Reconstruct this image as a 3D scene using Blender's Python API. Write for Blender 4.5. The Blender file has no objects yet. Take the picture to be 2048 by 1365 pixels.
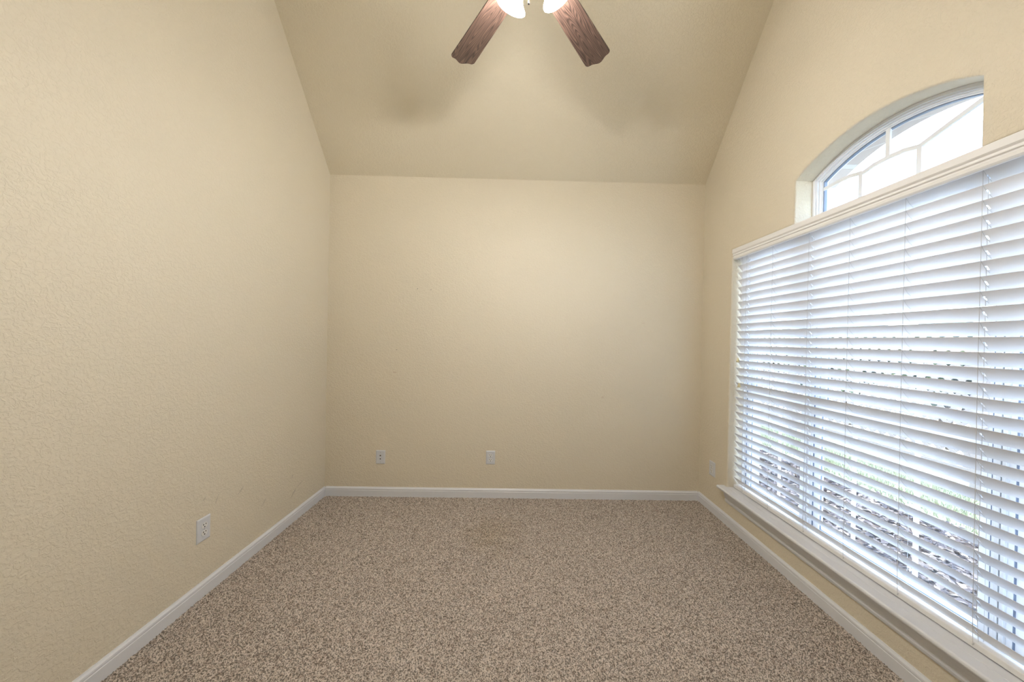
import bpy, bmesh, math, random
import numpy as np
from mathutils import Vector, Matrix
random.seed(7)
scn = bpy.context.scene
COL = scn.collection
PI = math.pi

# ------------------------------------------------------------------ camera
CAMZ = 1.3824
yaw, pit, rol = -0.00464, -0.00398, 0.01999
fw = Vector((math.sin(yaw)*math.cos(pit), math.cos(yaw)*math.cos(pit), math.sin(pit)))
rt = Vector((math.cos(yaw), -math.sin(yaw), 0)); up = rt.cross(fw)
R2 = rt*math.cos(rol) + up*math.sin(rol); U2 = -rt*math.sin(rol) + up*math.cos(rol)
cam = bpy.data.cameras.new('camera'); cam.sensor_width = 36; cam.lens = 36*683/2048
cam.clip_start = 0.02; cam.clip_end = 300
co = bpy.data.objects.new('camera', cam); COL.objects.link(co)
M = Matrix((R2, U2, -fw)).transposed().to_4x4(); M.translation = (0, 0, CAMZ)
co.matrix_world = M
scn.camera = co

# ------------------------------------------------------------------ light and exposure
SKY = 1.25          # sky strength
SKYMIX = 0.45
SUN = 11.0
LAMP = 100.0         # glass shades of the fan lamp
BULB = 1500.0        # bulbs inside the shades
scn.view_settings.view_transform = 'Standard'
scn.view_settings.look = 'None'
scn.view_settings.exposure = 0.06
scn.view_settings.gamma = 1.0
scn.view_settings.use_curve_mapping = False
w = bpy.data.worlds.new('sky'); scn.world = w; w.use_nodes = True
nt = w.node_tree; nt.nodes.clear()
sky = nt.nodes.new('ShaderNodeTexSky'); sky.sky_type = 'NISHITA'; sky.sun_disc = False
sky.sun_elevation = math.radians(48); sky.sun_rotation = math.radians(250)
sky.air_density = 1.0; sky.dust_density = 2.0
mx = nt.nodes.new('ShaderNodeMix'); mx.data_type = 'RGBA'; mx.inputs[0].default_value = SKYMIX
bg = nt.nodes.new('ShaderNodeBackground'); ou = nt.nodes.new('ShaderNodeOutputWorld')
nt.links.new(sky.outputs[0], mx.inputs[6]); mx.inputs[7].default_value = (7.6, 9.3, 12, 1)
nt.links.new(mx.outputs[2], bg.inputs[0]); bg.inputs[1].default_value = SKY
nt.links.new(bg.outputs[0], ou.inputs[0])
sl = bpy.data.lights.new('sun', 'SUN'); sl.energy = SUN; sl.angle = math.radians(1.0); sl.color = (1, .95, .86)
so = bpy.data.objects.new('sun', sl); COL.objects.link(so)
sd = Vector((0.62, 0.10, -0.64)).normalized()       # travels outwards over the house, never into the room
so.rotation_euler = sd.to_track_quat('-Z', 'Y').to_euler()
# ------------------------------------------------------------------ helpers
class MB:
    def __init__(s): s.v = []; s.f = []; s.m = []
    def add(s, vs, fs, mi=0):
        b = len(s.v); s.v += [tuple(p) for p in vs]
        s.f += [tuple(b+i for i in f) for f in fs]; s.m += [mi]*len(fs)
        return s
    def box(s, x0, x1, y0, y1, z0, z1, mi=0):
        v = [(x, y, z) for x in (x0, x1) for y in (y0, y1) for z in (z0, z1)]
        return s.add(v, [(0,1,3,2),(4,6,7,5),(0,4,5,1),(2,3,7,6),(0,2,6,4),(1,5,7,3)], mi)
    def prism(s, pts, fn, a, b, mi=0):
        """closed outline pts (2D) carried between fn(p,a) and fn(p,b)"""
        n = len(pts); v = [fn(p, a) for p in pts] + [fn(p, b) for p in pts]
        f = [(i, (i+1) % n, n+(i+1) % n, n+i) for i in range(n)]
        return s.add(v, f + [tuple(range(n))[::-1], tuple(range(n, 2*n))], mi)
    def tube(s, path, r, n=6, mi=0):
        rings = []; P = [Vector(p) for p in path]
        for i, p in enumerate(P):
            d = (P[min(i+1, len(P)-1)] - P[max(i-1, 0)]).normalized()
            a = Vector((0, 0, 1)) if abs(d.z) < .9 else Vector((0, 1, 0))
            e1 = d.cross(a).normalized(); e2 = d.cross(e1)
            rr = r[i] if isinstance(r, (list, tuple)) else r
            rings.append([p + (e1*math.cos(2*PI*k/n) + e2*math.sin(2*PI*k/n))*rr for k in range(n)])
        v = [q for g in rings for q in g]; f = []
        for i in range(len(P)-1):
            for k in range(n): f.append((i*n+k, i*n+(k+1) % n, (i+1)*n+(k+1) % n, (i+1)*n+k))
        f += [tuple(range(n)), tuple(range((len(P)-1)*n, len(P)*n))[::-1]]
        return s.add(v, f, mi)
    def lathe(s, prof, n=28, org=(0,0,0), axis=(0,0,1), closed=False, mi=0):
        ax = Vector(axis).normalized(); a = Vector((1, 0, 0)) if abs(ax.x) < .9 else Vector((0, 1, 0))
        e1 = ax.cross(a).normalized(); e2 = ax.cross(e1); o = Vector(org); v = []; f = []
        for r, h in prof:
            for k in range(n):
                t = 2*PI*k/n; v.append(o + ax*h + (e1*math.cos(t) + e2*math.sin(t))*r)
        m = len(prof)
        for i in range(m if closed else m-1):
            j = (i+1) % m
            for k in range(n): f.append((i*n+k, i*n+(k+1) % n, j*n+(k+1) % n, j*n+k))
        if not closed: f += [tuple(range(n))[::-1], tuple(range((m-1)*n, m*n))]
        return s.add(v, f, mi)
    def build(s, name, mat, parent=None, smooth=False, bevel=0, seg=2, loc=None):
        me = bpy.data.meshes.new(name); me.from_pydata(s.v, [], s.f)
        mats = mat if isinstance(mat, (list, tuple)) else [mat]
        for m_ in mats: me.materials.append(m_)
        me.polygons.foreach_set('material_index', s.m)
        bm = bmesh.new(); bm.from_mesh(me); bmesh.ops.recalc_face_normals(bm, faces=bm.faces)
        if bevel:
            bmesh.ops.bevel(bm, geom=[e for e in bm.edges if len(e.link_faces) == 2 and e.calc_face_angle(0) > .5],
                            offset=bevel, segments=seg, profile=.5, affect='EDGES', clamp_overlap=True)
        bm.to_mesh(me); bm.free()
        if smooth:
            me.polygons.foreach_set('use_smooth', [True]*len(me.polygons))
            me.set_sharp_from_angle(angle=math.radians(40))
        o = bpy.data.objects.new(name, me); COL.objects.link(o)
        if parent is not None: o.parent = parent
        if loc is not None: o.location = loc
        return o
def tag(o, label, cat, group=None, kind=None):
    o['label'] = label; o['category'] = cat
    if group: o['group'] = group
    if kind: o['kind'] = kind
    return o
def thing(name, label, cat, loc=(0,0,0), group=None):
    o = bpy.data.objects.new(name, None); COL.objects.link(o); o.location = loc
    o.empty_display_size = .05
    return tag(o, label, cat, group)
def struct(o): o['kind'] = 'structure'; return o
def srgb(r, g, b):
    return tuple(((c/255)/12.92 if c/255 <= .04045 else ((c/255+.055)/1.055)**2.4) for c in (r, g, b)) + (1,)

def mat(name, col, rough=.5, metal=0, spec=.5):
    m = bpy.data.materials.new(name); m.use_nodes = True
    b = m.node_tree.nodes['Principled BSDF']
    b.inputs['Base Color'].default_value = col; b.inputs['Roughness'].default_value = rough
    b.inputs['Metallic'].default_value = metal; b.inputs['Specular IOR Level'].default_value = spec
    return m
def N(m, t, **k):
    n = m.node_tree.nodes.new(t)
    for a, v in k.items(): setattr(n, a, v)
    return n
def L(m, a, b): m.node_tree.links.new(a, b)
def math_n(m, op, a, b=None):
    n = N(m, 'ShaderNodeMath', operation=op)
    for i, x in enumerate((a, b)):
        if x is None: continue
        if isinstance(x, (int, float)): n.inputs[i].default_value = x
        else: L(m, x, n.inputs[i])
    return n.outputs[0]
def white_paint(name, col, rough, s=60, d=.0004):
    m = mat(name, col, rough); P = m.node_tree.nodes['Principled BSDF']
    g = N(m, 'ShaderNodeNewGeometry'); n = N(m, 'ShaderNodeTexNoise'); n.inputs['Scale'].default_value = s
    L(m, g.outputs['Position'], n.inputs['Vector'])
    b = N(m, 'ShaderNodeBump'); b.inputs['Distance'].default_value = d; b.inputs['Strength'].default_value = .5
    L(m, n.outputs[0], b.inputs['Height']); L(m, b.outputs[0], P.inputs['Normal'])
    return m

def wall_mat(name, col, marks=()):
    """painted sheetrock with sprayed and knocked-down texture; marks = small scuffs (segment a-b, radius, tint)"""
    m = mat(name, col, .62, spec=.3); P = m.node_tree.nodes['Principled BSDF']
    g = N(m, 'ShaderNodeNewGeometry')
    n1 = N(m, 'ShaderNodeTexNoise'); n1.inputs['Scale'].default_value = 62; n1.inputs['Detail'].default_value = 4
    n1.inputs['Roughness'].default_value = .55; n1.inputs['Distortion'].default_value = .9
    n2 = N(m, 'ShaderNodeTexNoise'); n2.inputs['Scale'].default_value = 190; n2.inputs['Detail'].default_value = 2
    for n in (n1, n2): L(m, g.outputs['Position'], n.inputs['Vector'])
    r = N(m, 'ShaderNodeValToRGB'); r.color_ramp.elements[0].position = .42; r.color_ramp.elements[1].position = .60
    r.color_ramp.interpolation = 'EASE'
    L(m, n1.outputs[0], r.inputs[0])
    h = math_n(m, 'ADD', r.outputs[0], math_n(m, 'MULTIPLY', n2.outputs[0], .55))
    b = N(m, 'ShaderNodeBump'); b.inputs['Distance'].default_value = .0012; b.inputs['Strength'].default_value = .8
    L(m, h, b.inputs['Height']); L(m, b.outputs[0], P.inputs['Normal'])
    cur = None
    for (a, bb, rad, tint, st) in marks:
        A = Vector(a); B = Vector(bb); mid = (A+B)/2; d = B-A; ln = max(d.length, .001); d.normalize()
        rel = N(m, 'ShaderNodeVectorMath', operation='SUBTRACT'); L(m, g.outputs['Position'], rel.inputs[0]); rel.inputs[1].default_value = mid
        dt = N(m, 'ShaderNodeVectorMath', operation='DOT_PRODUCT'); L(m, rel.outputs[0], dt.inputs[0]); dt.inputs[1].default_value = d
        l2 = N(m, 'ShaderNodeVectorMath', operation='LENGTH'); L(m, rel.outputs[0], l2.inputs[0])
        t2 = math_n(m, 'MULTIPLY', dt.outputs['Value'], dt.outputs['Value'])
        q2 = math_n(m, 'SUBTRACT', math_n(m, 'MULTIPLY', l2.outputs['Value'], l2.outputs['Value']), t2)
        e = math_n(m, 'ADD', math_n(m, 'DIVIDE', t2, (ln/2)**2), math_n(m, 'DIVIDE', q2, rad**2))
        e = math_n(m, 'ADD', e, math_n(m, 'MULTIPLY', math_n(m, 'SUBTRACT', n1.outputs[0], .5), 2.2))
        k = N(m, 'ShaderNodeMapRange'); L(m, e, k.inputs[0]); k.inputs[1].default_value = 1.0; k.inputs[2].default_value = .3
        k.inputs[3].default_value = 0; k.inputs[4].default_value = st
        x = N(m, 'ShaderNodeMix', data_type='RGBA'); L(m, k.outputs[0], x.inputs[0])
        if cur is None: x.inputs[6].default_value = col
        else: L(m, cur, x.inputs[6])
        x.inputs[7].default_value = tint; cur = x.outputs[2]
    if cur is not None: L(m, cur, P.inputs['Base Color'])
    return m

BEIGE = srgb(224, 214, 193)
DK = srgb(120, 108, 92); GY = srgb(165, 155, 140); PK = srgb(196, 170, 150)
LX = -1.6134; RX = 1.6589
YF = -0.25                      # wall behind the camera
def yb(x): return 2.9818 + .02017*x          # the back wall is about a degree out of square
CZ = 2.778; TZ = 3.90; SL = 1.125; RUN = (TZ-CZ)/SL
def lp(y, z): return (LX, y, z)
def bp(x, z): return (x, yb(x), z)
M_left = wall_mat('paint_beige_left', BEIGE, [
    (lp(2.494, .183), lp(2.56, .235), .006, GY, .6), (lp(2.56, .235), lp(2.65, .262), .004, GY, .45),
    (lp(2.50, .33), lp(2.52, .35), .008, GY, .35), (lp(2.01, .43), lp(2.06, .47), .006, GY, .35),
    (lp(1.78, .50), lp(1.80, .52), .008, GY, .3), (lp(1.85, .44), lp(1.88, .50), .005, GY, .3),
    (lp(2.2, .26), lp(2.25, .31), .006, GY, .3)])
M_back = wall_mat('paint_beige_back', BEIGE, [
    (bp(-.849, 1.808), bp(-.839, 1.808), .005, DK, .8), (bp(-.732, 1.802), bp(-.722, 1.802), .005, DK, .8),
    (bp(-1.02, 1.275), bp(-1.008, 1.275), .005, DK, .5), (bp(-1.05, 1.08), bp(-1.01, 1.078), .006, PK, .5),
    (bp(.78, .884), bp(.80, .90), .012, PK, .35), (bp(1.12, 1.55), bp(1.15, 1.55), .004, PK, .3)])
M_wall = wall_mat('paint_beige', BEIGE)
M_ceil = wall_mat('paint_beige_ceiling', srgb(220, 210, 187))
M_trim = white_paint('trim_semi_gloss_white', srgb(222, 223, 227), .38)
M_vinyl = mat('white_vinyl', srgb(236, 238, 240), .35)
M_slat = mat('blind_slat_white', srgb(240, 240, 242), .42)
M_val = white_paint('valance_white', srgb(240, 239, 238), .45)
M_cord = mat('cord_white', srgb(214, 214, 214), .8)
M_tassel = mat('tassel_cream', srgb(222, 212, 170), .45)
M_gasket = mat('gasket_dark', srgb(126, 138, 158), .6)
M_track = mat('track_dark', srgb(58, 70, 88), .5)
M_plate = mat('plastic_plate', srgb(214, 216, 220), .32)
M_recep = mat('plastic_receptacle', srgb(232, 232, 230), .3)
M_slot = mat('slot_black', srgb(26, 24, 22), .6)
M_screw = mat('screw_painted', srgb(178, 178, 176), .4, .3)
M_brass = mat('connector_brass', srgb(96, 84, 60), .35, .8)
M_bronze = mat('metal_bronze', srgb(58, 46, 40), .38, .85)
M_black = mat('latch_black', srgb(40, 42, 46), .5)

def glass(name):
    m = bpy.data.materials.new(name); m.use_nodes = True; t = m.node_tree; t.nodes.clear()
    lw = t.nodes.new('ShaderNodeLayerWeight'); lw.inputs[0].default_value = .5
    pw_ = t.nodes.new('ShaderNodeMath'); pw_.operation = 'POWER'; pw_.inputs[1].default_value = 5
    fr = t.nodes.new('ShaderNodeMath'); fr.operation = 'MULTIPLY_ADD'; fr.inputs[1].default_value = .9; fr.inputs[2].default_value = .04
    t.links.new(lw.outputs['Facing'], pw_.inputs[0]); t.links.new(pw_.outputs[0], fr.inputs[0])
    tr = t.nodes.new('ShaderNodeBsdfTransparent'); tr.inputs[0].default_value = (.93, .96, .97, 1)
    gl = t.nodes.new('ShaderNodeBsdfGlossy'); gl.inputs['Roughness'].default_value = .01
    mi = t.nodes.new('ShaderNodeMixShader'); o = t.nodes.new('ShaderNodeOutputMaterial')
    t.links.new(fr.outputs[0], mi.inputs[0]); t.links.new(tr.outputs[0], mi.inputs[1]); t.links.new(gl.outputs[0], mi.inputs[2])
    t.links.new(mi.outputs[0], o.inputs[0]); return m
M_glass = glass('window_glass')

# ------------------------------------------------------------------ room shell
TH = .12
# carpet floor: real loop relief
def carpet():
    x0, x1 = LX-.03, RX+.03
    xs = np.arange(x0, x1+.003, .003)
    ys = np.concatenate([np.arange(YF-.02, 1.05, .05), np.arange(1.05, 3.05, .003)])
    X, Y = np.meshgrid(xs, ys); nx, ny = len(xs), len(ys)
    P = .0118; ca, sa = math.cos(.35), math.sin(.35)
    U = (X*ca + Y*sa)/P; V = (-X*sa + Y*ca)/(P*.82)
    rng = np.random.default_rng(3); K = 512
    jx = rng.uniform(-.2, .2, (K, K)); jy = rng.uniform(-.2, .2, (K, K)); hh = rng.uniform(.7, 1.15, (K, K)); tone = rng.uniform(0, 1, (K, K))
    iu = np.floor(U).astype(int); iv = np.floor(V).astype(int)
    best = np.full(X.shape, 9.); H = np.zeros(X.shape); T = np.zeros(X.shape)
    for du in (-1, 0, 1):
        for dv in (-1, 0, 1):
            a = iu+du; b = iv+dv; am = a % K; bm_ = b % K
            cx = a+.5+jx[am, bm_]+.5*(b % 2); cy = b+.5+jy[am, bm_]
            d = np.hypot(U-cx, V-cy); k = d < best
            best[k] = d[k]; H[k] = hh[am, bm_][k]; T[k] = tone[am, bm_][k]
    Z = H*np.clip(1-(best/.72)**2, -.1, 1)*.0115 - .0092
    big = np.zeros(X.shape)
    for q in range(14):
        k = rng.normal(0, 5, 2); big += np.sin(X*k[0]+Y*k[1]+rng.uniform(0, 6))
    Z += big*.00012
    v = np.stack([X, Y, Z], -1).reshape(-1, 3).astype(np.float32)
    me = bpy.data.meshes.new('floor'); n = len(v)
    i = (np.arange(ny-1)[:, None]*nx + np.arange(nx-1)[None, :]).ravel()
    F = np.stack([i, i+1, i+nx+1, i+nx], -1).astype(np.int32)
    me.vertices.add(n); me.vertices.foreach_set('co', v.ravel())
    me.loops.add(F.size); me.loops.foreach_set('vertex_index', F.ravel())
    me.polygons.add(len(F)); me.polygons.foreach_set('loop_start', np.arange(0, F.size, 4, dtype=np.int32))
    me.update(calc_edges=True)
    me.polygons.foreach_set('use_smooth', np.ones(len(F), dtype=bool))
    pal = np.array([srgb(210, 198, 186)[:3], srgb(204, 191, 178)[:3], srgb(196, 182, 169)[:3], srgb(180, 165, 152)[:3]])
    idx = np.digitize(T.ravel(), [.35, .65, .90])
    c = np.ones((n, 4), np.float32); c[:, :3] = pal[idx]*(1+.12*(rng.random(n)[:, None]-.5))
    at = me.color_attributes.new('yarn', 'FLOAT_COLOR', 'POINT'); at.data.foreach_set('color', c.ravel())
    m = mat('berber_carpet', (0.4, .35, .3, 1), .95, spec=.1); Pn = m.node_tree.nodes['Principled BSDF']
    a = N(m, 'ShaderNodeAttribute', attribute_name='yarn')
    g = N(m, 'ShaderNodeNewGeometry'); no = N(m, 'ShaderNodeTexNoise'); no.inputs['Scale'].default_value = 700
    L(m, g.outputs['Position'], no.inputs['Vector'])
    # faint worn patch in the middle of the carpet
    sp = N(m, 'ShaderNodeVectorMath', operation='DISTANCE'); L(m, g.outputs['Position'], sp.inputs[0]); sp.inputs[1].default_value = (-.12, 2.42, 0)
    n3 = N(m, 'ShaderNodeTexNoise'); n3.inputs['Scale'].default_value = 9; L(m, g.outputs['Position'], n3.inputs['Vector'])
    k = N(m, 'ShaderNodeMapRange'); L(m, math_n(m, 'ADD', sp.outputs['Value'], math_n(m, 'MULTIPLY', n3.outputs[0], .3)), k.inputs[0])
    k.inputs[1].default_value = .42; k.inputs[2].default_value = .2; k.inputs[3].default_value = 0; k.inputs[4].default_value = .35
    x = N(m, 'ShaderNodeMix', data_type='RGBA', blend_type='MULTIPLY'); L(m, k.outputs[0], x.inputs[0]); L(m, a.outputs['Color'], x.inputs[6])
    x.inputs[7].default_value = srgb(226, 216, 190); 
    n4 = N(m, 'ShaderNodeTexNoise'); n4.inputs['Scale'].default_value = 185; n4.inputs['Detail'].default_value = 1; L(m, g.outputs['Position'], n4.inputs['Vector'])
    k4 = N(m, 'ShaderNodeMapRange'); L(m, n4.outputs[0], k4.inputs[0]); k4.inputs[1].default_value = .40; k4.inputs[2].default_value = .58; k4.inputs[3].default_value = .30; k4.inputs[4].default_value = 1.0
    x4 = N(m, 'ShaderNodeVectorMath', operation='SCALE'); L(m, x.outputs[2], x4.inputs[0]); L(m, k4.outputs[0], x4.inputs['Scale'])
    L(m, x4.outputs[0], Pn.inputs['Base Color'])
    b = N(m, 'ShaderNodeBump'); b.inputs['Distance'].default_value = .0012; b.inputs['Strength'].default_value = .6
    L(m, no.outputs[0], b.inputs['Height']); L(m, b.outputs[0], Pn.inputs['Normal'])
    me.materials.append(m)
    o = bpy.data.objects.new('floor', me); COL.objects.link(o); struct(o)
carpet()

# back wall
bk = MB(); xa, xb = LX-TH, RX+.26
bk.add([(xa, yb(xa), -.05), (xb, yb(xb), -.05), (xb, yb(xb), CZ), (xa, yb(xa), CZ),
        (xa, yb(xa)+TH, -.05), (xb, yb(xb)+TH, -.05), (xb, yb(xb)+TH, CZ), (xa, yb(xa)+TH, CZ)],
       [(0,1,2,3), (5,4,7,6), (0,4,5,1), (3,2,6,7), (0,3,7,4), (1,5,6,2)])
struct(bk.build('wall_back', M_back))
struct(MB().box(LX-TH, RX+.26, YF-TH, YF, -.05, CZ).build('wall_front', M_wall))
# left wall with its raked top
def rake(x):
    b = yb(x)
    return [(YF, -.05), (b, -.05), (b, CZ), (b-RUN, TZ), (YF+RUN, TZ), (YF, CZ)]
struct(MB().prism(rake(LX), lambda p, x: (x, p[0], p[1]), LX-TH, LX).build('wall_left', M_left))
# ceiling: two slopes and a level strip, with thickness
c = MB(); th = .1; xa, xb = LX-TH, RX+.26
def cz(x): b = yb(x); return [(b, CZ), (b-RUN, TZ), (YF+RUN, TZ), (YF, CZ), (YF-th, CZ+th*.4), (YF+RUN-.04, TZ+th), (b-RUN+.04, TZ+th), (b+th, CZ+th*.4)]
va = [(xa, y, z) for y, z in cz(xa)]; vb = [(xb, y, z) for y, z in cz(xb)]
fs = [(i, (i+1) % 8, 8+(i+1) % 8, 8+i) for i in range(8)]
fs += [(0,1,6,7), (1,2,5,6), (2,3,4,5), (8,15,14,9), (9,14,13,10), (10,13,12,11)]
struct(c.add(va+vb, fs).build('ceiling', M_ceil))

# ---- right wall with the arched triple-window opening
OY0, OY1, OZ0, OZ1 = .660, 2.625, .262, 2.106
AY0, AY1, AZ, APK = 1.236, 2.048, 2.363, 2.476
AYC = (AY0+AY1)/2; hw = (AY1-AY0)/2; AS = APK-AZ; AR = (hw*hw+AS*AS)/(2*AS)
def arc(off=0, n=26, y0=AY0, y1=AY1):
    """arch points from the y1 side to the y0 side, grown by off"""
    r = AR+off; zc = APK-AR; h = (y1-y0)/2+off
    a = math.asin(h/r); return [(AYC+r*math.sin(a-2*a*i/n), zc+r*math.cos(a-2*a*i/n)) for i in range(n+1)]
def opening(off=0):
    return [(OY0-off, OZ0-off), (OY1+off, OZ0-off), (OY1+off, OZ1+off), (AY1+off, OZ1+off)] + arc(off) + [(AY0-off, OZ1+off), (OY0-off, OZ1+off)]
def wall_with_hole(name, x0, x1, outer, holefn, r, m, parent=None):
    """x0 = room face; hole edge rounded by radius r at x0"""
    bm = bmesh.new()
    def loop(pts, x): return [bm.verts.new((x, y, z)) for y, z in pts]
    def edges(vs): return [bm.edges.new((vs[i], vs[(i+1) % len(vs)])) for i in range(len(vs))]
    steps = [(r*(1-math.sin(t*PI/2/5)), r*(1-math.cos(t*PI/2/5))) for t in range(6)] if r else [(0, 0)]
    rings = [loop(holefn(o), x0+dx) for o, dx in steps] + [loop(holefn(0), x1)]
    of = loop(outer, x0); ob = loop(outer, x1)
    from mathutils.geometry import tessellate_polygon
    for o_, h_ in ((of, rings[0]), (ob, rings[-1])):
        allv = o_ + h_
        for t_ in tessellate_polygon([[Vector((v.co.y, v.co.z, 0)) for v in o_], [Vector((v.co.y, v.co.z, 0)) for v in h_]]):
            bm.faces.new([allv[q] for q in t_])
    n = len(of)
    for i in range(n): bm.faces.new((of[i], of[(i+1) % n], ob[(i+1) % n], ob[i]))
    n = len(rings[0])
    for a, b in zip(rings, rings[1:]):
        for i in range(n): 
            f = bm.faces.new((a[i], b[i], b[(i+1) % n], a[(i+1) % n]))
            f.smooth = True
    bmesh.ops.recalc_face_normals(bm, faces=bm.faces)
    me = bpy.data.meshes.new(name); bm.to_mesh(me); bm.free(); me.materials.append(m)
    me.set_sharp_from_angle(angle=math.radians(50))
    o = bpy.data.objects.new(name, me); COL.objects.link(o); return o
struct(wall_with_hole('wall_right', RX, RX+.17, rake(RX), opening, .012, M_wall))
# brick veneer outside
mb = mat('pale_brick', srgb(205, 190, 178), .85); P = mb.node_tree.nodes['Principled BSDF']
g = N(mb, 'ShaderNodeNewGeometry'); sx = N(mb, 'ShaderNodeSeparateXYZ'); L(mb, g.outputs['Position'], sx.inputs[0])
cx = N(mb, 'ShaderNodeCombineXYZ'); L(mb, math_n(mb, 'ADD', sx.outputs[0], sx.outputs[1]), cx.inputs[0]); L(mb, sx.outputs[2], cx.inputs[1])
br = N(mb, 'ShaderNodeTexBrick'); L(mb, cx.outputs[0], br.inputs['Vector'])
br.inputs['Scale'].default_value = 1; br.inputs['Brick Width'].default_value = .2; br.inputs['Row Height'].default_value = .075
br.inputs['Mortar Size'].default_value = .006
br.inputs['Color1'].default_value = srgb(200, 188, 180); br.inputs['Color2'].default_value = srgb(182, 168, 160); br.inputs['Mortar'].default_value = srgb(208, 202, 196)
L(mb, br.outputs[0], P.inputs['Base Color'])
bb = N(mb, 'ShaderNodeBump'); bb.invert = True; bb.inputs['Distance'].default_value = .006
L(mb, br.outputs['Fac'], bb.inputs['Height']); L(mb, bb.outputs[0], P.inputs['Normal'])
out = [(-5, -.14), (10, -.14), (10, TZ+.12), (-5, TZ+.12)]  # stretched past the room, out of view, so the house shades the yard
def open_out(off): 
    return [(p[0], p[1] - (.038 if p[1] > 2.2 else 0)) for p in opening(.022)]
struct(wall_with_hole('wall_outside', RX+.19, RX+.262, out, open_out, 0, mb))

struct(MB().box(-7, RX+.50, -5.2, 10.2, TZ+.121, TZ+.30).build('roof_shade_slab', mat('shade_slab_grey', srgb(120, 112, 104), .9)))  # unseen flat slab added to throw the house shadow onto bed and fence
# baseboards: profile (height, depth)
BB = [(0, 0), (0, .0125), (.052, .0125), (.054, .0105), (.058, .0105), (.060, .012), (.068, .011), (.0735, .007), (.0755, .0055), (.0797, .004), (.0797, 0)]
def base(name, A, B, nrm):
    A = Vector(A); B = Vector(B); n_ = Vector(nrm)
    v = [A + n_*d + Vector((0, 0, h-.004*(h == 0))) for h, d in BB] + [B + n_*d + Vector((0, 0, h-.004*(h == 0))) for h, d in BB]
    k = len(BB); m = MB().add(v, [(i, (i+1) % k, k+(i+1) % k, k+i) for i in range(k)] + [tuple(range(k)), tuple(range(k, 2*k))[::-1]])
    return struct(m.build(name, M_trim))
base('baseboard_left', (LX, YF, 0), (LX, yb(LX)-.003, 0), (1, 0, 0))
base('baseboard_right', (RX, YF, 0), (RX, yb(RX)-.003, 0), (-1, 0, 0))
nb = Vector((.02017, -1, 0)).normalized()
base('baseboard_back', (LX+.0127, yb(LX+.0127), 0), (RX-.0127, yb(RX-.0127), 0), nb)
base('baseboard_front', (LX+.0127, YF, 0), (RX-.0127, YF, 0), (0, 1, 0))

# window stool and apron
st = MB(); yA, yB = .625, 2.662
prof = [(1.607, .263), (1.601, .267), (1.599, .274), (1.601, .281), (1.607, .285), (RX, .285), (RX, .263)]
st.prism(prof, lambda p, y: (p[0], y, p[1]), yA, yB)
st.box(RX, RX+.106, OY0+.001, OY1-.001, .264, .285)
struct(st.build('trim_1', M_trim, bevel=.0015, seg=1))
ap = MB(); prof = [(RX, .263), (1.640, .263), (1.640, .235), (1.643, .218), (1.648, .200), (1.648, .197), (1.645, .195), (1.644, .186), (1.647, .181), (1.647, .178), (1.650, .176), (1.652, .169), (RX, .169)]
n = len(prof)
v = [(x, yB-.022-(.263-z)*.22, z) for x, z in prof] + [(x, yA+.022+(.263-z)*.22, z) for x, z in prof]
ap.add(v, [(i, (i+1) % n, n+(i+1) % n, n+i) for i in range(n)]+[tuple(range(n)), tuple(range(n, 2*n))[::-1]])
struct(ap.build('trim_2', M_trim))

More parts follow.
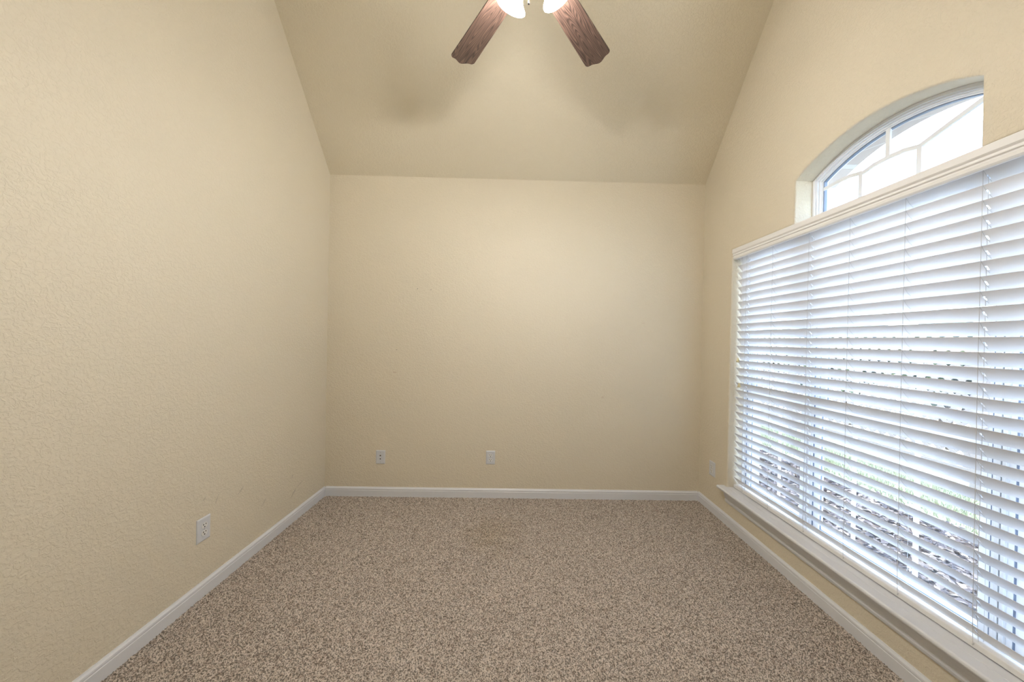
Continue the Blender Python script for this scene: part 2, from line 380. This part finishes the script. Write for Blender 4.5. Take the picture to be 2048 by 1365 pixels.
# ------------------------------------------------------------------ windows
FX0, FX1 = 1.765, 1.845
def ring(b, y0, y1, z0, z1, w_, x0, x1, bw=None):
    bw = w_ if bw is None else bw
    b.box(x0, x1, y0, y0+w_, z0, z1); b.box(x0, x1, y1-w_, y1, z0, z1)
    b.box(x0, x1, y0+w_, y1-w_, z0, z0+bw); b.box(x0, x1, y0+w_, y1-w_, z1-w_, z1); return b
def empty_struct(name, loc):
    o = bpy.data.objects.new(name, None); COL.objects.link(o); o['kind'] = 'structure'; o.location = loc; return o
def P0(o, e): o.location = -Vector(e.location); return o
def hung(idx, y0, y1):
    e = empty_struct('window_%d' % idx, (FX0, (y0+y1)/2, .265))
    z0, z1 = .265, 2.100
    f = MB(); ring(f, y0, y1, z0, z1, .028, FX0+.012, FX1, bw=.017)
    # room-side lip, raised track ribs of the sill and of both jambs
    ring(f, y0, y1, z0, z1, .012, FX0, FX0+.012, bw=.032)
    for x in (FX0+.026, FX0+.052): 
        f.box(x, x+.003, y0+.028, y0+.036, z0+.028, z1-.028); f.box(x, x+.003, y1-.036, y1-.028, z0+.028, z1-.028)
    P0(f.build('window_frame', M_vinyl, e, bevel=.0015, seg=1), e)
    g = MB()
    for x in (FX0+.0125, FX0+.047): 
        g.box(x, x+.006, y0+.028, y0+.0305, z0+.03, z1-.03); g.box(x, x+.006, y1-.0305, y1-.028, z0+.03, z1-.03)
    P0(g.build('weatherstrip', M_gasket, e), e)
    t_ = MB().box(FX0+.0160, FX0+.0178, y0+.030, y1-.030, z0+.022, z0+.0275).box(FX0+.0160, FX0+.0178, y0+.030, y1-.030, z0+.0365, z0+.041)
    P0(t_.build('sill_track', M_track, e), e)
    for nm, xa, za, zb in (('lower_sash', FX0+.018, z0+.018, 1.055), ('upper_sash', FX0+.046, 1.020, z1-.026)):
        s = MB(); ring(s, y0+.029, y1-.029, za, zb, .036, xa, xa+.024)
        ring(s, y0+.060, y1-.060, za+.031, zb-.031, .006, xa+.003, xa+.021)
        so_ = P0(s.build(nm, M_vinyl, e, bevel=.002, seg=1), e)
        so_ = so_
        pn = MB().box(xa+.010, xa+.014, y0+.064, y1-.064, za+.035, zb-.035).build('pane', M_glass, so_)
        gk = MB(); ring(gk, y0+.0655, y1-.0655, za+.0365, zb-.0365, .0025, xa+.0085, xa+.0155)
        gk.build('gasket', M_gasket, so_)
    lk = MB(); ym = (y0+y1)/2
    lk.box(FX0+.006, FX0+.03, ym-.03, ym+.03, 1.055, 1.063); lk.tube([(FX0+.015, ym-.02, 1.068), (FX0+.004, ym+.018, 1.068)], .005, 8)
    P0(lk.build('sash_lock', M_vinyl, e, bevel=.001, seg=1), e)
    return e
e1 = hung(1, 2.050, 2.624)
e2 = hung(2, 1.239, 2.046)
e3 = hung(3, .661, 1.235)
# latches on the sill of the middle and near units
for yy, ee, a in ((1.315, e2, 0), (1.205, e3, 1)):
    lt = MB(); lt.box(FX0+.014, FX0+.026, yy-.012-.02*a, yy+.012, .296, .312).tube([(FX0+.02, yy-.03, .309), (FX0+.02, yy+.03, .315)], .0025, 6)
    P0(lt.build('sill_latch', M_black, ee), ee)
# arched transom
e4 = empty_struct('window_4', (FX0, AYC, 2.108))
def aoutline(ins, zb=2.108):
    r = AR-ins; zc = APK-AR; h = hw-ins; a = math.asin(h/r)
    A = [(AYC+r*math.sin(a-2*a*i/30), zc+r*math.cos(a-2*a*i/30)) for i in range(31)]
    return [(AYC+h, zb)] + A + [(AYC-h, zb)]
def aring(i0, i1, x0, x1):
    a, b = aoutline(i0), aoutline(i1); n = len(a); m = MB()
    v = [(x0, *p) for p in a]+[(x0, *p) for p in b]+[(x1, *p) for p in a]+[(x1, *p) for p in b]; f = []
    for i in range(n-1):
        f += [(i, i+1, n+i+1, n+i), (2*n+i, 3*n+i, 3*n+i+1, 2*n+i+1), (i, 2*n+i, 2*n+i+1, i+1), (n+i, n+i+1, 3*n+i+1, 3*n+i)]
    f += [(0, n, 3*n, 2*n), (n-1, 3*n-1, 4*n-1, 2*n-1)]
    m.add(v, f); return m
fr = aring(.0006, .014, FX0, FX1-.004)
for a_, b_, c_, d_ in ((.0138, .022, FX0+.008, FX1-.01), (.0218, .030, FX0+.020, FX1-.015), (.0298, .036, FX0+.029, FX1-.02)):
    q = aring(a_, b_, c_, d_); fr.add(q.v, q.f)
fr.box(FX0+.002, FX1-.004, AYC-hw+.001, AYC+hw-.001, 2.1085, 2.135)
P0(fr.build('window_frame', M_vinyl, e4, smooth=True), e4)
P0(aring(.0355, .0405, FX0+.033, FX0+.05).build('gasket', M_gasket, e4, smooth=True), e4)
pa = MB(); o_ = aoutline(.036, 2.13); pa.prism(o_, lambda p, x: (x, p[0], p[1]), FX0+.040, FX0+.044)
P0(pa.build('pane', M_glass, e4), e4)
mu = MB()
nbar = [0]
def bar(pts, w_=.0095, x0=FX0+.030, x1=FX0+.037):
    for (a, b) in zip(pts, pts[1:]):
        a = Vector(a); b = Vector(b); d = (b-a).normalized(); nn = Vector((-d.y, d.x))*w_; a2 = a-d*w_*.4; b2 = b+d*w_*.4
        mu.prism([a2+nn, b2+nn, b2-nn, a2-nn], lambda p, x: (x, p[0], p[1]), x0-nbar[0]*.00025, x1); nbar[0] += 1
Apt, Bpt, Cpt = (1.795, 2.283), (1.667, 2.303), (1.537, 2.283)
bar([(2.006, 2.298), (1.93, 2.303), (1.86, 2.303), (1.795, 2.290)])
bar([Apt, (1.735, 2.299), Bpt, (1.60, 2.299), Cpt])
bar([Apt, (1.795, 2.13)]); bar([Cpt, (1.537, 2.13)]); bar([Bpt, (1.667, 2.44)])
bar([Cpt, (1.43, 2.318), (1.338, 2.346), (1.276, 2.366)])
P0(mu.build('muntin', M_vinyl, e4), e4)

# ------------------------------------------------------------------ blinds
BY0, BY1 = .672, 2.612
bl = thing('window_blind', 'white slatted venetian blind with moulded valance hanging in the wide window', 'blind', (1.70, 1.642, 2.10))
BO = Vector((1.70, 1.642, 2.10))
def PB(o): o.location = -BO; return o
v_ = MB()
vp = [(1.674, 2.103), (1.6535, 2.103), (1.652, 2.100), (1.652, 2.074), (1.656, 2.069), (1.659, 2.067), (1.659, 2.064), (1.656, 2.060),
      (1.6555, 2.055), (1.661, 2.051), (1.661, 2.048), (1.659, 2.045), (1.660, 2.033), (1.664, 2.027), (1.667, 2.0245), (1.674, 2.0245)]
v_.prism(vp, lambda p, y: (p[0], y, p[1]), .664, 2.612)
v_.box(1.672, 1.70, 2.600, 2.612, 2.026, 2.102); v_.box(1.672, 1.70, .664, .676, 2.026, 2.102)
PB(v_.build('valance', M_val, bl))
PB(MB().box(1.702, 1.752, BY0, BY1, 2.058, 2.102).build('headrail', M_slat, bl))
T = math.radians(53); W_ = .0635; ux, uz = math.cos(T), -math.sin(T)
LAD = [2.515, 2.264, 1.987, 1.746, 1.50, 1.255, 1.005, .765]
LIFT = [2.515, 1.987, 1.255, .765]
def slat_mesh():
    ts = [0, .36, .64, 1.0]; fine = [0, .12, .24, .36, .64, .76, .88, 1.0]
    us = fine; hole_u = 3
    ys = [BY0]
    for y in sorted(LIFT): ys += [y-.0035, y+.0035]
    ys += [BY1]; ys = sorted(ys)
    nu, ny = len(us), len(ys); vt = []
    for s_ in (1, -1):
        for u_ in us:
            crown = .0022*(1-(2*u_-1)**2); t_ = .0014*(1-.6*abs(2*u_-1)**4)
            off = crown + s_*t_
            # normal of the slat pointing to the window / up
            nx_, nz_ = math.sin(T), math.cos(T)
            for y in ys: vt.append((ux*W_*u_+nx_*off, y-1.642, uz*W_*u_+nz_*off))
    f = []; hol = set()
    for j in range(ny-1):
        if any(abs((ys[j]+ys[j+1])/2-y) < .001 for y in LIFT): hol.add((hole_u, j))
    idx = lambda s_, i, j: s_*nu*ny+i*ny+j
    have = lambda i, j: 0 <= i < nu-1 and 0 <= j < ny-1 and (i, j) not in hol
    for i in range(nu-1):
        for j in range(ny-1):
            if not have(i, j): continue
            f.append((idx(0,i,j), idx(0,i+1,j), idx(0,i+1,j+1), idx(0,i,j+1)))
            f.append((idx(1,i,j), idx(1,i,j+1), idx(1,i+1,j+1), idx(1,i+1,j)))
            for (di, dj, a, b) in ((-1,0,(i,j),(i,j+1)), (1,0,(i+1,j),(i+1,j+1)), (0,-1,(i,j),(i+1,j)), (0,1,(i,j+1),(i+1,j+1))):
                if not have(i+di, j+dj): f.append((idx(0,*a), idx(0,*b), idx(1,*b), idx(1,*a)))
    return MB().add(vt, f)
sm = slat_mesh().build('slat', M_slat, bl, smooth=True)
NS, Z0, PZ = 31, 2.036, .0555
rs = random.Random(5); slz = []
for k in range(NS):
    o = sm if k == 0 else sm.copy()
    if k: COL.objects.link(o); o.parent = bl
    z = Z0-PZ*k; slz.append(z)
    o.location = (rs.uniform(-.0006, .0006), rs.uniform(-.002, .002), z-BO.z)
    o.rotation_euler = (rs.uniform(-.0006, .0006), rs.uniform(-.02, .02), 0)
PB(MB().box(1.702, 1.750, BY0, BY1, .2890, .3120).build('bottom_rail', M_val, bl, bevel=.003))
for y in LAD:
    c = MB(); xf = 1.6985; xk = 1.70+ux*W_+.003
    c.tube([(xf, y, 2.06), (xf, y+.001, 1.2), (xf, y-.002, .40), (xf-.001, y-.005, .309)], .00085, 5)
    c.tube([(xk, y, 2.06), (xk, y, 1.2), (xk, y-.002, .36), (xk-.004, y-.004, .312)], .0007, 5)
    for z in slz: c.tube([(xf, y, z-.001), (1.70+ux*W_*.5-.0025, y, z+uz*W_*.5-.003), (xk, y, z+uz*W_-.001)], .0007, 4)
    c.tube([(1.7, y-.006, .3085), (1.7, y-.002, .300)], .002, 6)
    PB(c.build('ladder_cord', M_cord, bl))
for y in LIFT:
    x = 1.70+ux*W_*.5
    PB(MB().tube([(x, y, 2.06), (x, y, 1.0), (x, y+.003, .42), (x, y-.004, .312)], .0009, 5).build('lift_cord', M_cord, bl))
for (y, z, y2) in ((2.560, 1.262, 2.553), (2.542, 1.077, 2.546)):
    c = PB(MB().tube([(1.690, y2, 2.06), (1.684, y2, 1.7), (1.680, y, z+.02)], .0009, 5).build('pull_cord', M_cord, bl))
    t = MB().lathe([(.002, .018), (.005, .014), (.006, .006), (.0105, -.004), (.0115, -.012), (.009, -.016), (.002, -.0165)], 14, (1.680, y, z))
    t.build('tassel', M_tassel, c, smooth=True)
# loose loop of cord resting by the near end of the sill
lp_ = [(1.752+.004*math.sin(3*t), 1.332-.03*math.sin(t)*.9, .32+.018*math.cos(t)) for t in np.linspace(.3, 5.6, 20)]
PB(MB().tube(lp_, .0009, 5).build('cord_loop', M_cord, bl))

# ------------------------------------------------------------------ wall plates
def plate(name, label, cat, org, nrm, kind, group=None, h=.118, w_=.079):
    """org on the wall; nrm outward; local frame: a = width, n = out, z"""
    nrm = Vector(nrm).normalized(); a = Vector((0, 0, 1)).cross(nrm)
    e = thing(name, label, cat, org, group)
    def T_(p): return a*p[0] + nrm*p[1] + Vector((0, 0, p[2]))
    def fix(b): b.v = [tuple(T_(p)) for p in b.v]; return b
    b = MB(); hh, ww = h/2, w_/2
    lv = [(ww, hh, 0), (ww, hh, .0025), (ww-.004, hh-.004, .0060), (ww-.007, hh-.007, .0068)]
    v = []
    for x, z, d in lv: v += [(-x, d, -z), (x, d, -z), (x, d, z), (-x, d, z)]
    f = [(4*i+k, 4*i+(k+1) % 4, 4*i+4+(k+1) % 4, 4*i+4+k) for i in range(3) for k in range(4)] + [(12,13,14,15), (3,2,1,0)]
    fix(b.add(v, f)).build('cover_plate', M_plate, e)
    def disc(cx, cz, r, d0, d1, n=18, flat=None):
        pts = []
        for k in range(n):
            t = 2*PI*k/n; x, z = r*math.cos(t), r*math.sin(t)
            if flat: z = max(-flat, min(flat, z))
            pts.append((cx+x, cz+z))
        return MB().prism(pts, lambda p, d: (p[0], d, p[1]), d0, d1)
    if kind == 'duplex':
        for cz_ in (.0195, -.0195):
            r = fix(disc(0, cz_, .0172, .004, .0088, 24, .0138)).build('receptacle', M_recep, e)
            s = MB().box(-.0090, -.0052, .0078, .0091, cz_+.001, cz_+.0100).box(.0052, .0090, .0078, .0091, cz_+.002, cz_+.0095)
            g_ = disc(0, cz_-.0075, .0036, .0078, .0091, 10); s.add(g_.v, g_.f)
            fix(s).build('slots', M_slot, r)
        fix(disc(0, 0, .003, .006, .0076, 10)).build('screw', M_screw, e)
    else:
        for cz_ in (.042, -.042): fix(disc(0, cz_, .0032, .006, .0076, 10)).build('screw', M_screw, e)
        fix(disc(0, .0145, .0062, .006, .0100, 6)).build('coax_connector', M_brass, e)
        hk = fix(disc(0, -.0145, .0062, .0062, .0074, 16)).build('cable_port', M_recep, e)
        fix(disc(0, -.0145, .0052, .0070, .0078, 16)).build('port_opening', M_slot, hk)
    return e
plate('outlet_plate', 'white duplex outlet on the left wall above the baseboard', 'outlet', (LX, 1.785, .354), (1, 0, 0), 'duplex', h=.124)
plate('outlet_plate', 'white duplex outlet on the far wall right of the cable plate', 'outlet', (-.181, yb(-.181), .349), nb, 'duplex')
plate('cable_plate', 'white wall plate with coax connector and dark round port on the far wall', 'wall plate', (-1.135, yb(-1.135), .340), nb, 'cable')
plate('outlet_plate', 'small white outlet on the window wall between far corner and window sill', 'outlet', (RX, 2.816, .352), (-1, 0, 0), 'duplex')

# ------------------------------------------------------------------ ceiling fan
wd = mat('walnut_blade', srgb(110, 75, 58), .42); P = wd.node_tree.nodes['Principled BSDF']
tc = N(wd, 'ShaderNodeTexCoord'); mp = N(wd, 'ShaderNodeMapping')
oi = N(wd, 'ShaderNodeObjectInfo'); mp.inputs['Scale'].default_value = (1.5, 15, 1)
cm_ = N(wd, 'ShaderNodeCombineXYZ'); L(wd, math_n(wd, 'MULTIPLY', oi.outputs['Random'], 37), cm_.inputs[0]); L(wd, math_n(wd, 'MULTIPLY', oi.outputs['Random'], 11), cm_.inputs[1])
L(wd, tc.outputs['Object'], mp.inputs[0]); L(wd, cm_.outputs[0], mp.inputs['Location'])
n1 = N(wd, 'ShaderNodeTexNoise'); n1.inputs['Scale'].default_value = 1.1; n1.inputs['Detail'].default_value = 1.5; n1.inputs['Distortion'].default_value = .35
L(wd, mp.outputs[0], n1.inputs['Vector'])
rings = math_n(wd, 'FRACT', math_n(wd, 'MULTIPLY', n1.outputs[0], 26))
mp2 = N(wd, 'ShaderNodeMapping'); mp2.inputs['Scale'].default_value = (8, 420, 60); L(wd, tc.outputs['Object'], mp2.inputs[0])
n2 = N(wd, 'ShaderNodeTexNoise'); n2.inputs['Scale'].default_value = 1; n2.inputs['Detail'].default_value = 3; L(wd, mp2.outputs[0], n2.inputs['Vector'])
rr = N(wd, 'ShaderNodeValToRGB'); E_ = rr.color_ramp.elements
E_[0].position = 0; E_[0].color = srgb(58, 45, 40); E_[1].position = 1; E_[1].color = srgb(66, 51, 45)
x = E_.new(.30); x.color = srgb(98, 77, 67); x = E_.new(.62); x.color = srgb(122, 97, 84)
L(wd, rings, rr.inputs[0])
mx = N(wd, 'ShaderNodeMix', data_type='RGBA', blend_type='MULTIPLY'); L(wd, rr.outputs[0], mx.inputs[6])
r2 = N(wd, 'ShaderNodeValToRGB'); r2.color_ramp.elements[0].position = .38; r2.color_ramp.elements[0].color = (.5, .46, .45, 1); r2.color_ramp.elements[1].position = .55
L(wd, n2.outputs[0], r2.inputs[0]); L(wd, r2.outputs[0], mx.inputs[7]); mx.inputs[0].default_value = .75
L(wd, mx.outputs[2], P.inputs['Base Color'])

FC = Vector((.045, 1.376, 0)); FZ = 2.928
fan = thing('ceiling_fan', 'bronze ceiling fan with walnut blades and lit white glass shades', 'ceiling fan', (FC.x, FC.y, TZ))
FO = Vector((FC.x, FC.y, TZ))
def PF(o): o.location = -FO; return o
PF(MB().lathe([(.02, TZ-.075), (.045, TZ-.07), (.066, TZ-.03), (.068, TZ)], 28, (FC.x, FC.y, 0)).build('canopy', M_bronze, fan, smooth=True))
PF(MB().lathe([(.0135, 3.08), (.0135, TZ-.07)], 16, (FC.x, FC.y, 0)).build('downrod', M_bronze, fan, smooth=True))
PF(MB().lathe([(.02, 3.11), (.05, 3.10), (.085, 3.085), (.120, 3.05), (.125, 3.0), (.118, 2.975), (.09, 2.955), (.06, 2.945), (.03, 2.945)], 36, (FC.x, FC.y, 0)).build('motor_housing', M_bronze, fan, smooth=True))
PF(MB().lathe([(.03, 2.95), (.052, 2.93), (.056, 2.88), (.052, 2.84), (.040, 2.80), (.02, 2.785), (.006, 2.78)], 28, (FC.x, FC.y, 0)).build('light_kit', M_bronze, fan, smooth=True))
def blade():
    r0, r1 = .175, .640; n = 18; pts = []
    wr, wt = .056, .0705
    pts += [(r0+.012, -wr+.0), (r1-.020, -wt)]
    for k in range(1, 5): a = -PI/2+k*PI/2/5; pts.append((r1-.020+.020*math.cos(a), -wt+.020+.020*math.sin(a)))
    for k in range(n+1):
        v = -wt+.021+(2*wt-.042)*k/n; s_ = v/(wt-.021); pts.append((r1+.020*(math.cos(PI*s_/2)**2.2 if abs(s_) < 1 else 0), v))
    for k in range(1, 5): a = k*PI/2/5; pts.append((r1-.020+.020*math.cos(a), wt-.020+.020*math.sin(a)))
    pts += [(r1-.020, wt), (r0+.012, wr), (r0, wr-.012), (r0, -wr+.012)]
    b = MB().prism(pts, lambda p, z: (p[0], p[1], z), -.003, .003)
    return b
b0 = blade().build('blade', wd, fan, bevel=.001, seg=1)
iron = MB().prism([(.085, -.016), (.15, -.012), (.175, -.03), (.235, -.034), (.25, 0), (.235, .034), (.175, .03), (.15, .012), (.085, .016)], lambda p, z: (p[0], p[1], z), .0035, .0075)
i0 = iron.build('blade_arm', M_bronze, fan, bevel=.001, seg=1)
for k, ang in enumerate((124.6, 52.4, -19.8, -91.8, 196.4)):
    for q, src in enumerate((b0, i0)):
        o = src if k == 0 else src.copy()
        if k: COL.objects.link(o); o.parent = fan
        o.rotation_euler = Matrix.Rotation(math.radians(ang), 3, 'Z').to_4x4().to_euler()
        o.rotation_euler = (Matrix.Rotation(math.radians(ang), 3, 'Z') @ Matrix.Rotation(math.radians(-8), 3, 'X')).to_euler()
        o.location = Vector((FC.x, FC.y, FZ)) - FO
ms = bpy.data.materials.new('lit_frosted_glass'); ms.use_nodes = True; P = ms.node_tree.nodes['Principled BSDF']
P.inputs['Base Color'].default_value = (.95, .94, .9, 1); P.inputs['Roughness'].default_value = .5
P.inputs['Emission Color'].default_value = (1, .99, .975, 1); P.inputs['Emission Strength'].default_value = LAMP
mbu = mat('lit_bulb', (1, .95, .9, 1), .5); P = mbu.node_tree.nodes['Principled BSDF']
P.inputs['Emission Color'].default_value = (1, .985, .96, 1); P.inputs['Emission Strength'].default_value = BULB
o_n = ms.node_tree.nodes['Material Output']; t_n = N(ms, 'ShaderNodeBsdfTransparent'); m_n = N(ms, 'ShaderNodeMixShader')
m_n.inputs[0].default_value = .62; L(ms, t_n.outputs[0], m_n.inputs[1]); L(ms, ms.node_tree.nodes['Principled BSDF'].outputs[0], m_n.inputs[2]); L(ms, m_n.outputs[0], o_n.inputs['Surface'])
for ang in (138, 18, -102):
    ca, sa = math.cos(math.radians(ang)), math.sin(math.radians(ang))
    tl = math.radians(29); d = Vector((ca*math.sin(tl), sa*math.sin(tl), -math.cos(tl)))
    o0 = Vector((FC.x, FC.y, 2.888)) + Vector((ca, sa, 0))*.058
    arm = PF(MB().tube([o0-Vector((ca, sa, 0))*.035+Vector((0, 0, -.004)), o0, o0+d*.02], .008, 10).build('lamp_arm', M_bronze, fan, smooth=True))
    MB().lathe([(.006, 0), (.020, .002), (.022, .022), (.020, .026), (.006, .026)], 20, o0+d*.008, d).build('lamp_holder', M_bronze, arm, smooth=True)
    out_ = [(.022, .0), (.026, .010), (.030, .028), (.034, .048), (.043, .068), (.058, .086), (.0635, .092)]
    prof = out_ + [(.0605, .0925)] + [(r-.003, h+.001) for r, h in out_[::-1][1:]]
    PF(MB().lathe(prof, 36, o0+d*.020, d, closed=True).build('lamp_shade', ms, fan, smooth=True))
    PF(MB().lathe([(.008, 0), (.010, .02), (.020, .04), (.022, .05), (.016, .064), (.004, .069)], 20, o0+d*.026, d).build('bulb', mbu, fan, smooth=True))
M_chain = mat('chain_dark', srgb(44, 36, 30), .7, .2)
ch = MB(); zc = 2.785
for k in range(14): ch.lathe([(.0004, -.0014), (.0014, 0), (.0004, .0014)], 8, (FC.x-.012, FC.y-.018, 2.79-k*.0036))
ch.tube([(FC.x-.012, FC.y-.018, 2.80), (FC.x-.012, FC.y-.018, 2.738)], .0006, 6)
c = PF(ch.build('pull_chain', M_chain, fan))
MB().lathe([(.0008, .022), (.0018, .018), (.0022, .010), (.0036, .002), (.0042, -.003), (.003, -.005), (.0005, -.0055)], 14, (FC.x-.012, FC.y-.018, 2.7175)).build('finial', M_chain, c, smooth=True)

# ------------------------------------------------------------------ outdoors
GZ = -.12
conc = white_paint('concrete', srgb(214, 206, 194), .85, 30, .002)
def noise_col(m, cols, sc, det=5):
    P = m.node_tree.nodes['Principled BSDF']; g = N(m, 'ShaderNodeNewGeometry'); n = N(m, 'ShaderNodeTexNoise')
    n.inputs['Scale'].default_value = sc; n.inputs['Detail'].default_value = det; L(m, g.outputs['Position'], n.inputs['Vector'])
    r = N(m, 'ShaderNodeValToRGB'); r.color_ramp.elements[0].position = .35; r.color_ramp.elements[0].color = cols[0]
    r.color_ramp.elements[1].position = .65; r.color_ramp.elements[1].color = cols[1]
    L(m, n.outputs[0], r.inputs[0]); L(m, r.outputs[0], P.inputs['Base Color']); return m
noise_col(conc, (srgb(196, 188, 178), srgb(224, 218, 208)), 7)
struct(MB().box(RX+.262, 2.63, -3, 9, GZ-.15, GZ).build('walkway', conc))
struct(MB().box(2.63, 3.76, -3, 9, GZ-.2, GZ-.015).build('planting_bed', noise_col(mat('soil', srgb(110, 90, 78), .95), (srgb(96, 78, 68), srgb(140, 116, 98)), 40)))
struct(MB().box(3.76, 40, -20, 60, GZ-.2, GZ-.005).build('ground', noise_col(mat('lawn_soil', srgb(140, 140, 90), .95), (srgb(160, 158, 128), srgb(196, 190, 164)), 12)))
def scatter(name, label, cat, n, xr, yr, zr, size, cols, seed, kindtxt='stuff', blade_=False):
    rg = np.random.default_rng(seed); V = []; F = []; MI = []
    for i in range(n):
        x, y, z = rg.uniform(*xr), rg.uniform(*yr), rg.uniform(*zr); s_ = size*rg.uniform(.6, 1.3); a = rg.uniform(0, 2*PI)
        b = len(V)
        if blade_:
            dx, dy = math.cos(a)*s_*.12, math.sin(a)*s_*.12; tx, ty = rg.normal(0, s_*.25, 2)
            V += [(x-dx, y-dy, z), (x+dx, y+dy, z), (x+tx, y+ty, z+s_)]; F.append((b, b+1, b+2))
        else:
            e1 = np.array([math.cos(a), math.sin(a), rg.uniform(-.5, .5)])*s_; e2 = np.array([-math.sin(a), math.cos(a), rg.uniform(-.5, .5)])*s_*.55
            c_ = np.array([x, y, z]); up_ = np.array([0, 0, .2*s_])
            V += [tuple(c_-e1), tuple(c_-e2+up_), tuple(c_+e1), tuple(c_+e2+up_)]; F += [(b, b+1, b+2), (b, b+2, b+3)]; MI.append(int(rg.integers(len(cols))))
        MI.append(int(rg.integers(len(cols))) if blade_ else MI[-1])
    me = bpy.data.meshes.new(name); me.from_pydata(V, [], F)
    for k, c_ in enumerate(cols): me.materials.append(mat('%s_tone_%d' % (name, k), c_, .8))
    me.polygons.foreach_set('material_index', MI[:len(F)])
    o = bpy.data.objects.new(name, me); COL.objects.link(o); return tag(o, label, cat, kind=kindtxt)
scatter('leaf_litter', 'fallen brown leaves covering the planting bed outside the window', 'leaves', 9000, (2.66, 3.75), (.3, 6.6), (GZ-.012, GZ+.012), .030,
        [srgb(150, 132, 120), srgb(118, 102, 96), srgb(186, 166, 146), srgb(96, 84, 82)], 1)
scatter('lawn_grass', 'dry pale green grass between leaf bed and lattice fence', 'grass', 14000, (3.78, 4.85), (.3, 8.5), (GZ-.005, GZ), .055,
        [srgb(178, 180, 142), srgb(196, 194, 160), srgb(156, 164, 124)], 2, blade_=True)
# slim white posts in front of the leaf bed with a top rail
pr = thing('porch_railing', 'slim white metal railing posts standing along the walkway outside', 'railing', (2.6, 2.4, GZ))
for y in (3.318, 2.873, 2.594, 2.194, 1.80, 1.42, 1.04):
    q = MB().box(2.592, 2.608, y-.010, y+.010, GZ, 1.40).build('post', M_vinyl, pr); q.location = -Vector(pr.location)
q = MB().box(2.575, 2.625, .95, 3.40, 1.40, 1.44).build('top_rail', M_vinyl, pr); q.location = -Vector(pr.location)
# lattice fence
wdf = mat('weathered_wood', srgb(176, 166, 160), .85)
lf = thing('lattice_fence', 'weathered wooden lattice fence panel across the yard behind the white posts', 'fence', (4.9, 4.0, GZ))
def PL(o): o.location = -Vector(lf.location); return o
ya, ybn, za, zb = -1.2, 10.8, .08, 1.62
npan = 5; pw = (ybn-ya)/npan
for k in range(npan+1):
    y = ya+pw*k; PL(MB().box(4.87, 4.96, y-.045, y+.045, GZ-.02, zb+.08).build('fence_post', wdf, lf))
for k in range(npan):
    y0, y1 = ya+pw*k+.045, ya+pw*(k+1)-.045; m = MB(); H = zb-za
    for sgn, xx in ((1, 4.90), (-1, 4.908)):
        s_ = y0-H
        while s_ < y1+H:
            # strip centre line y = s_ + sgn*(z - zmid) clipped to the panel
            zs = []
            c0 = s_
            lo, hi = za, zb
            ylo = lambda z: c0+sgn*(z-(za+zb)/2)
            z_in = [z for z in np.linspace(lo, hi, 2)]
            # clip in z by y range
            if sgn > 0: l2 = max(lo, y0-c0+(za+zb)/2); h2 = min(hi, y1-c0+(za+zb)/2)
            else: l2 = max(lo, c0-y1+(za+zb)/2); h2 = min(hi, c0-y0+(za+zb)/2)
            if h2-l2 > .03:
                a = Vector((ylo(l2), l2)); b = Vector((ylo(h2), h2)); d = (b-a).normalized(); nn = Vector((-d.y, d.x))*.018
                m.prism([a+nn, b+nn, b-nn, a-nn], lambda p, x: (x, p[0], p[1]), xx, xx+.007)
            s_ += .122
    PL(m.build('lattice_panel', wdf, lf))
    PL(MB().box(4.885, 4.93, y0, y1, zb-.02, zb+.04).build('top_board', wdf, lf))
    PL(MB().box(4.885, 4.93, y0, y1, za-.09, za+.02).build('bottom_board', wdf, lf))
# shrubs beyond the fence
bark = mat('bark', srgb(88, 74, 62), .9)
lv = [mat('shrub_leaf_dark', srgb(44, 54, 36), .7), mat('shrub_leaf_mid', srgb(84, 98, 60), .7)]
def shrub(label, x, y, rx, ry, h, n, seed):
    e = thing('shrub', label, 'shrub', (x, y, GZ), 'shrubs beyond the lattice fence'); rg = np.random.default_rng(seed)
    st_ = MB()
    for k in range(6):
        a = rg.uniform(0, 2*PI); st_.tube([(0, 0, -.02), (.15*math.cos(a), .15*math.sin(a), h*.35), (.5*rx*math.cos(a), .5*ry*math.sin(a), h*.75)], [.03, .02, .008], 6)
    st_.build('stem', bark, e)
    V = []; F = []; MI = []
    for i in range(n):
        d = rg.normal(0, 1, 3); d /= np.linalg.norm(d); rr_ = rg.uniform(.55, 1)**.5*(1+.2*math.sin(5*d[0]+seed)*math.cos(4*d[1]))
        c_ = np.array([d[0]*rx*rr_, d[1]*ry*rr_, h*.67+d[2]*h*.33*rr_]); s_ = rg.uniform(.06, .10); a = rg.normal(0, 1, 3); a /= np.linalg.norm(a)
        b = np.cross(a, rg.normal(0, 1, 3)); b /= np.linalg.norm(b); k = len(V)
        V += [tuple(c_-a*s_), tuple(c_+b*s_*.45), tuple(c_+a*s_), tuple(c_-b*s_*.45)]; F.append((k, k+1, k+2, k+3)); MI.append(int(rg.integers(2)))
    me = bpy.data.meshes.new('foliage'); me.from_pydata(V, [], F); [me.materials.append(q) for q in lv]; me.polygons.foreach_set('material_index', MI)
    o = bpy.data.objects.new('foliage', me); COL.objects.link(o); o.parent = e
for k, (lab, x, y, h) in enumerate((
        ('dark leafy shrub beyond the fence nearest the far window jamb', 6.9, 9.6, 2.2),
        ('dark leafy shrub beyond the fence behind the far sash of the window', 6.7, 8.1, 2.0),
        ('broad dark shrub beyond the fence behind the left half of the middle sash', 6.5, 6.6, 2.1),
        ('green leafy shrub beyond the fence behind the right half of the middle sash', 6.5, 5.1, 2.0),
        ('low green shrub beyond the fence behind the near mullion of the window', 6.4, 3.6, 1.9))):
    shrub(lab, x, y, .52, .54, h, 2200, k)
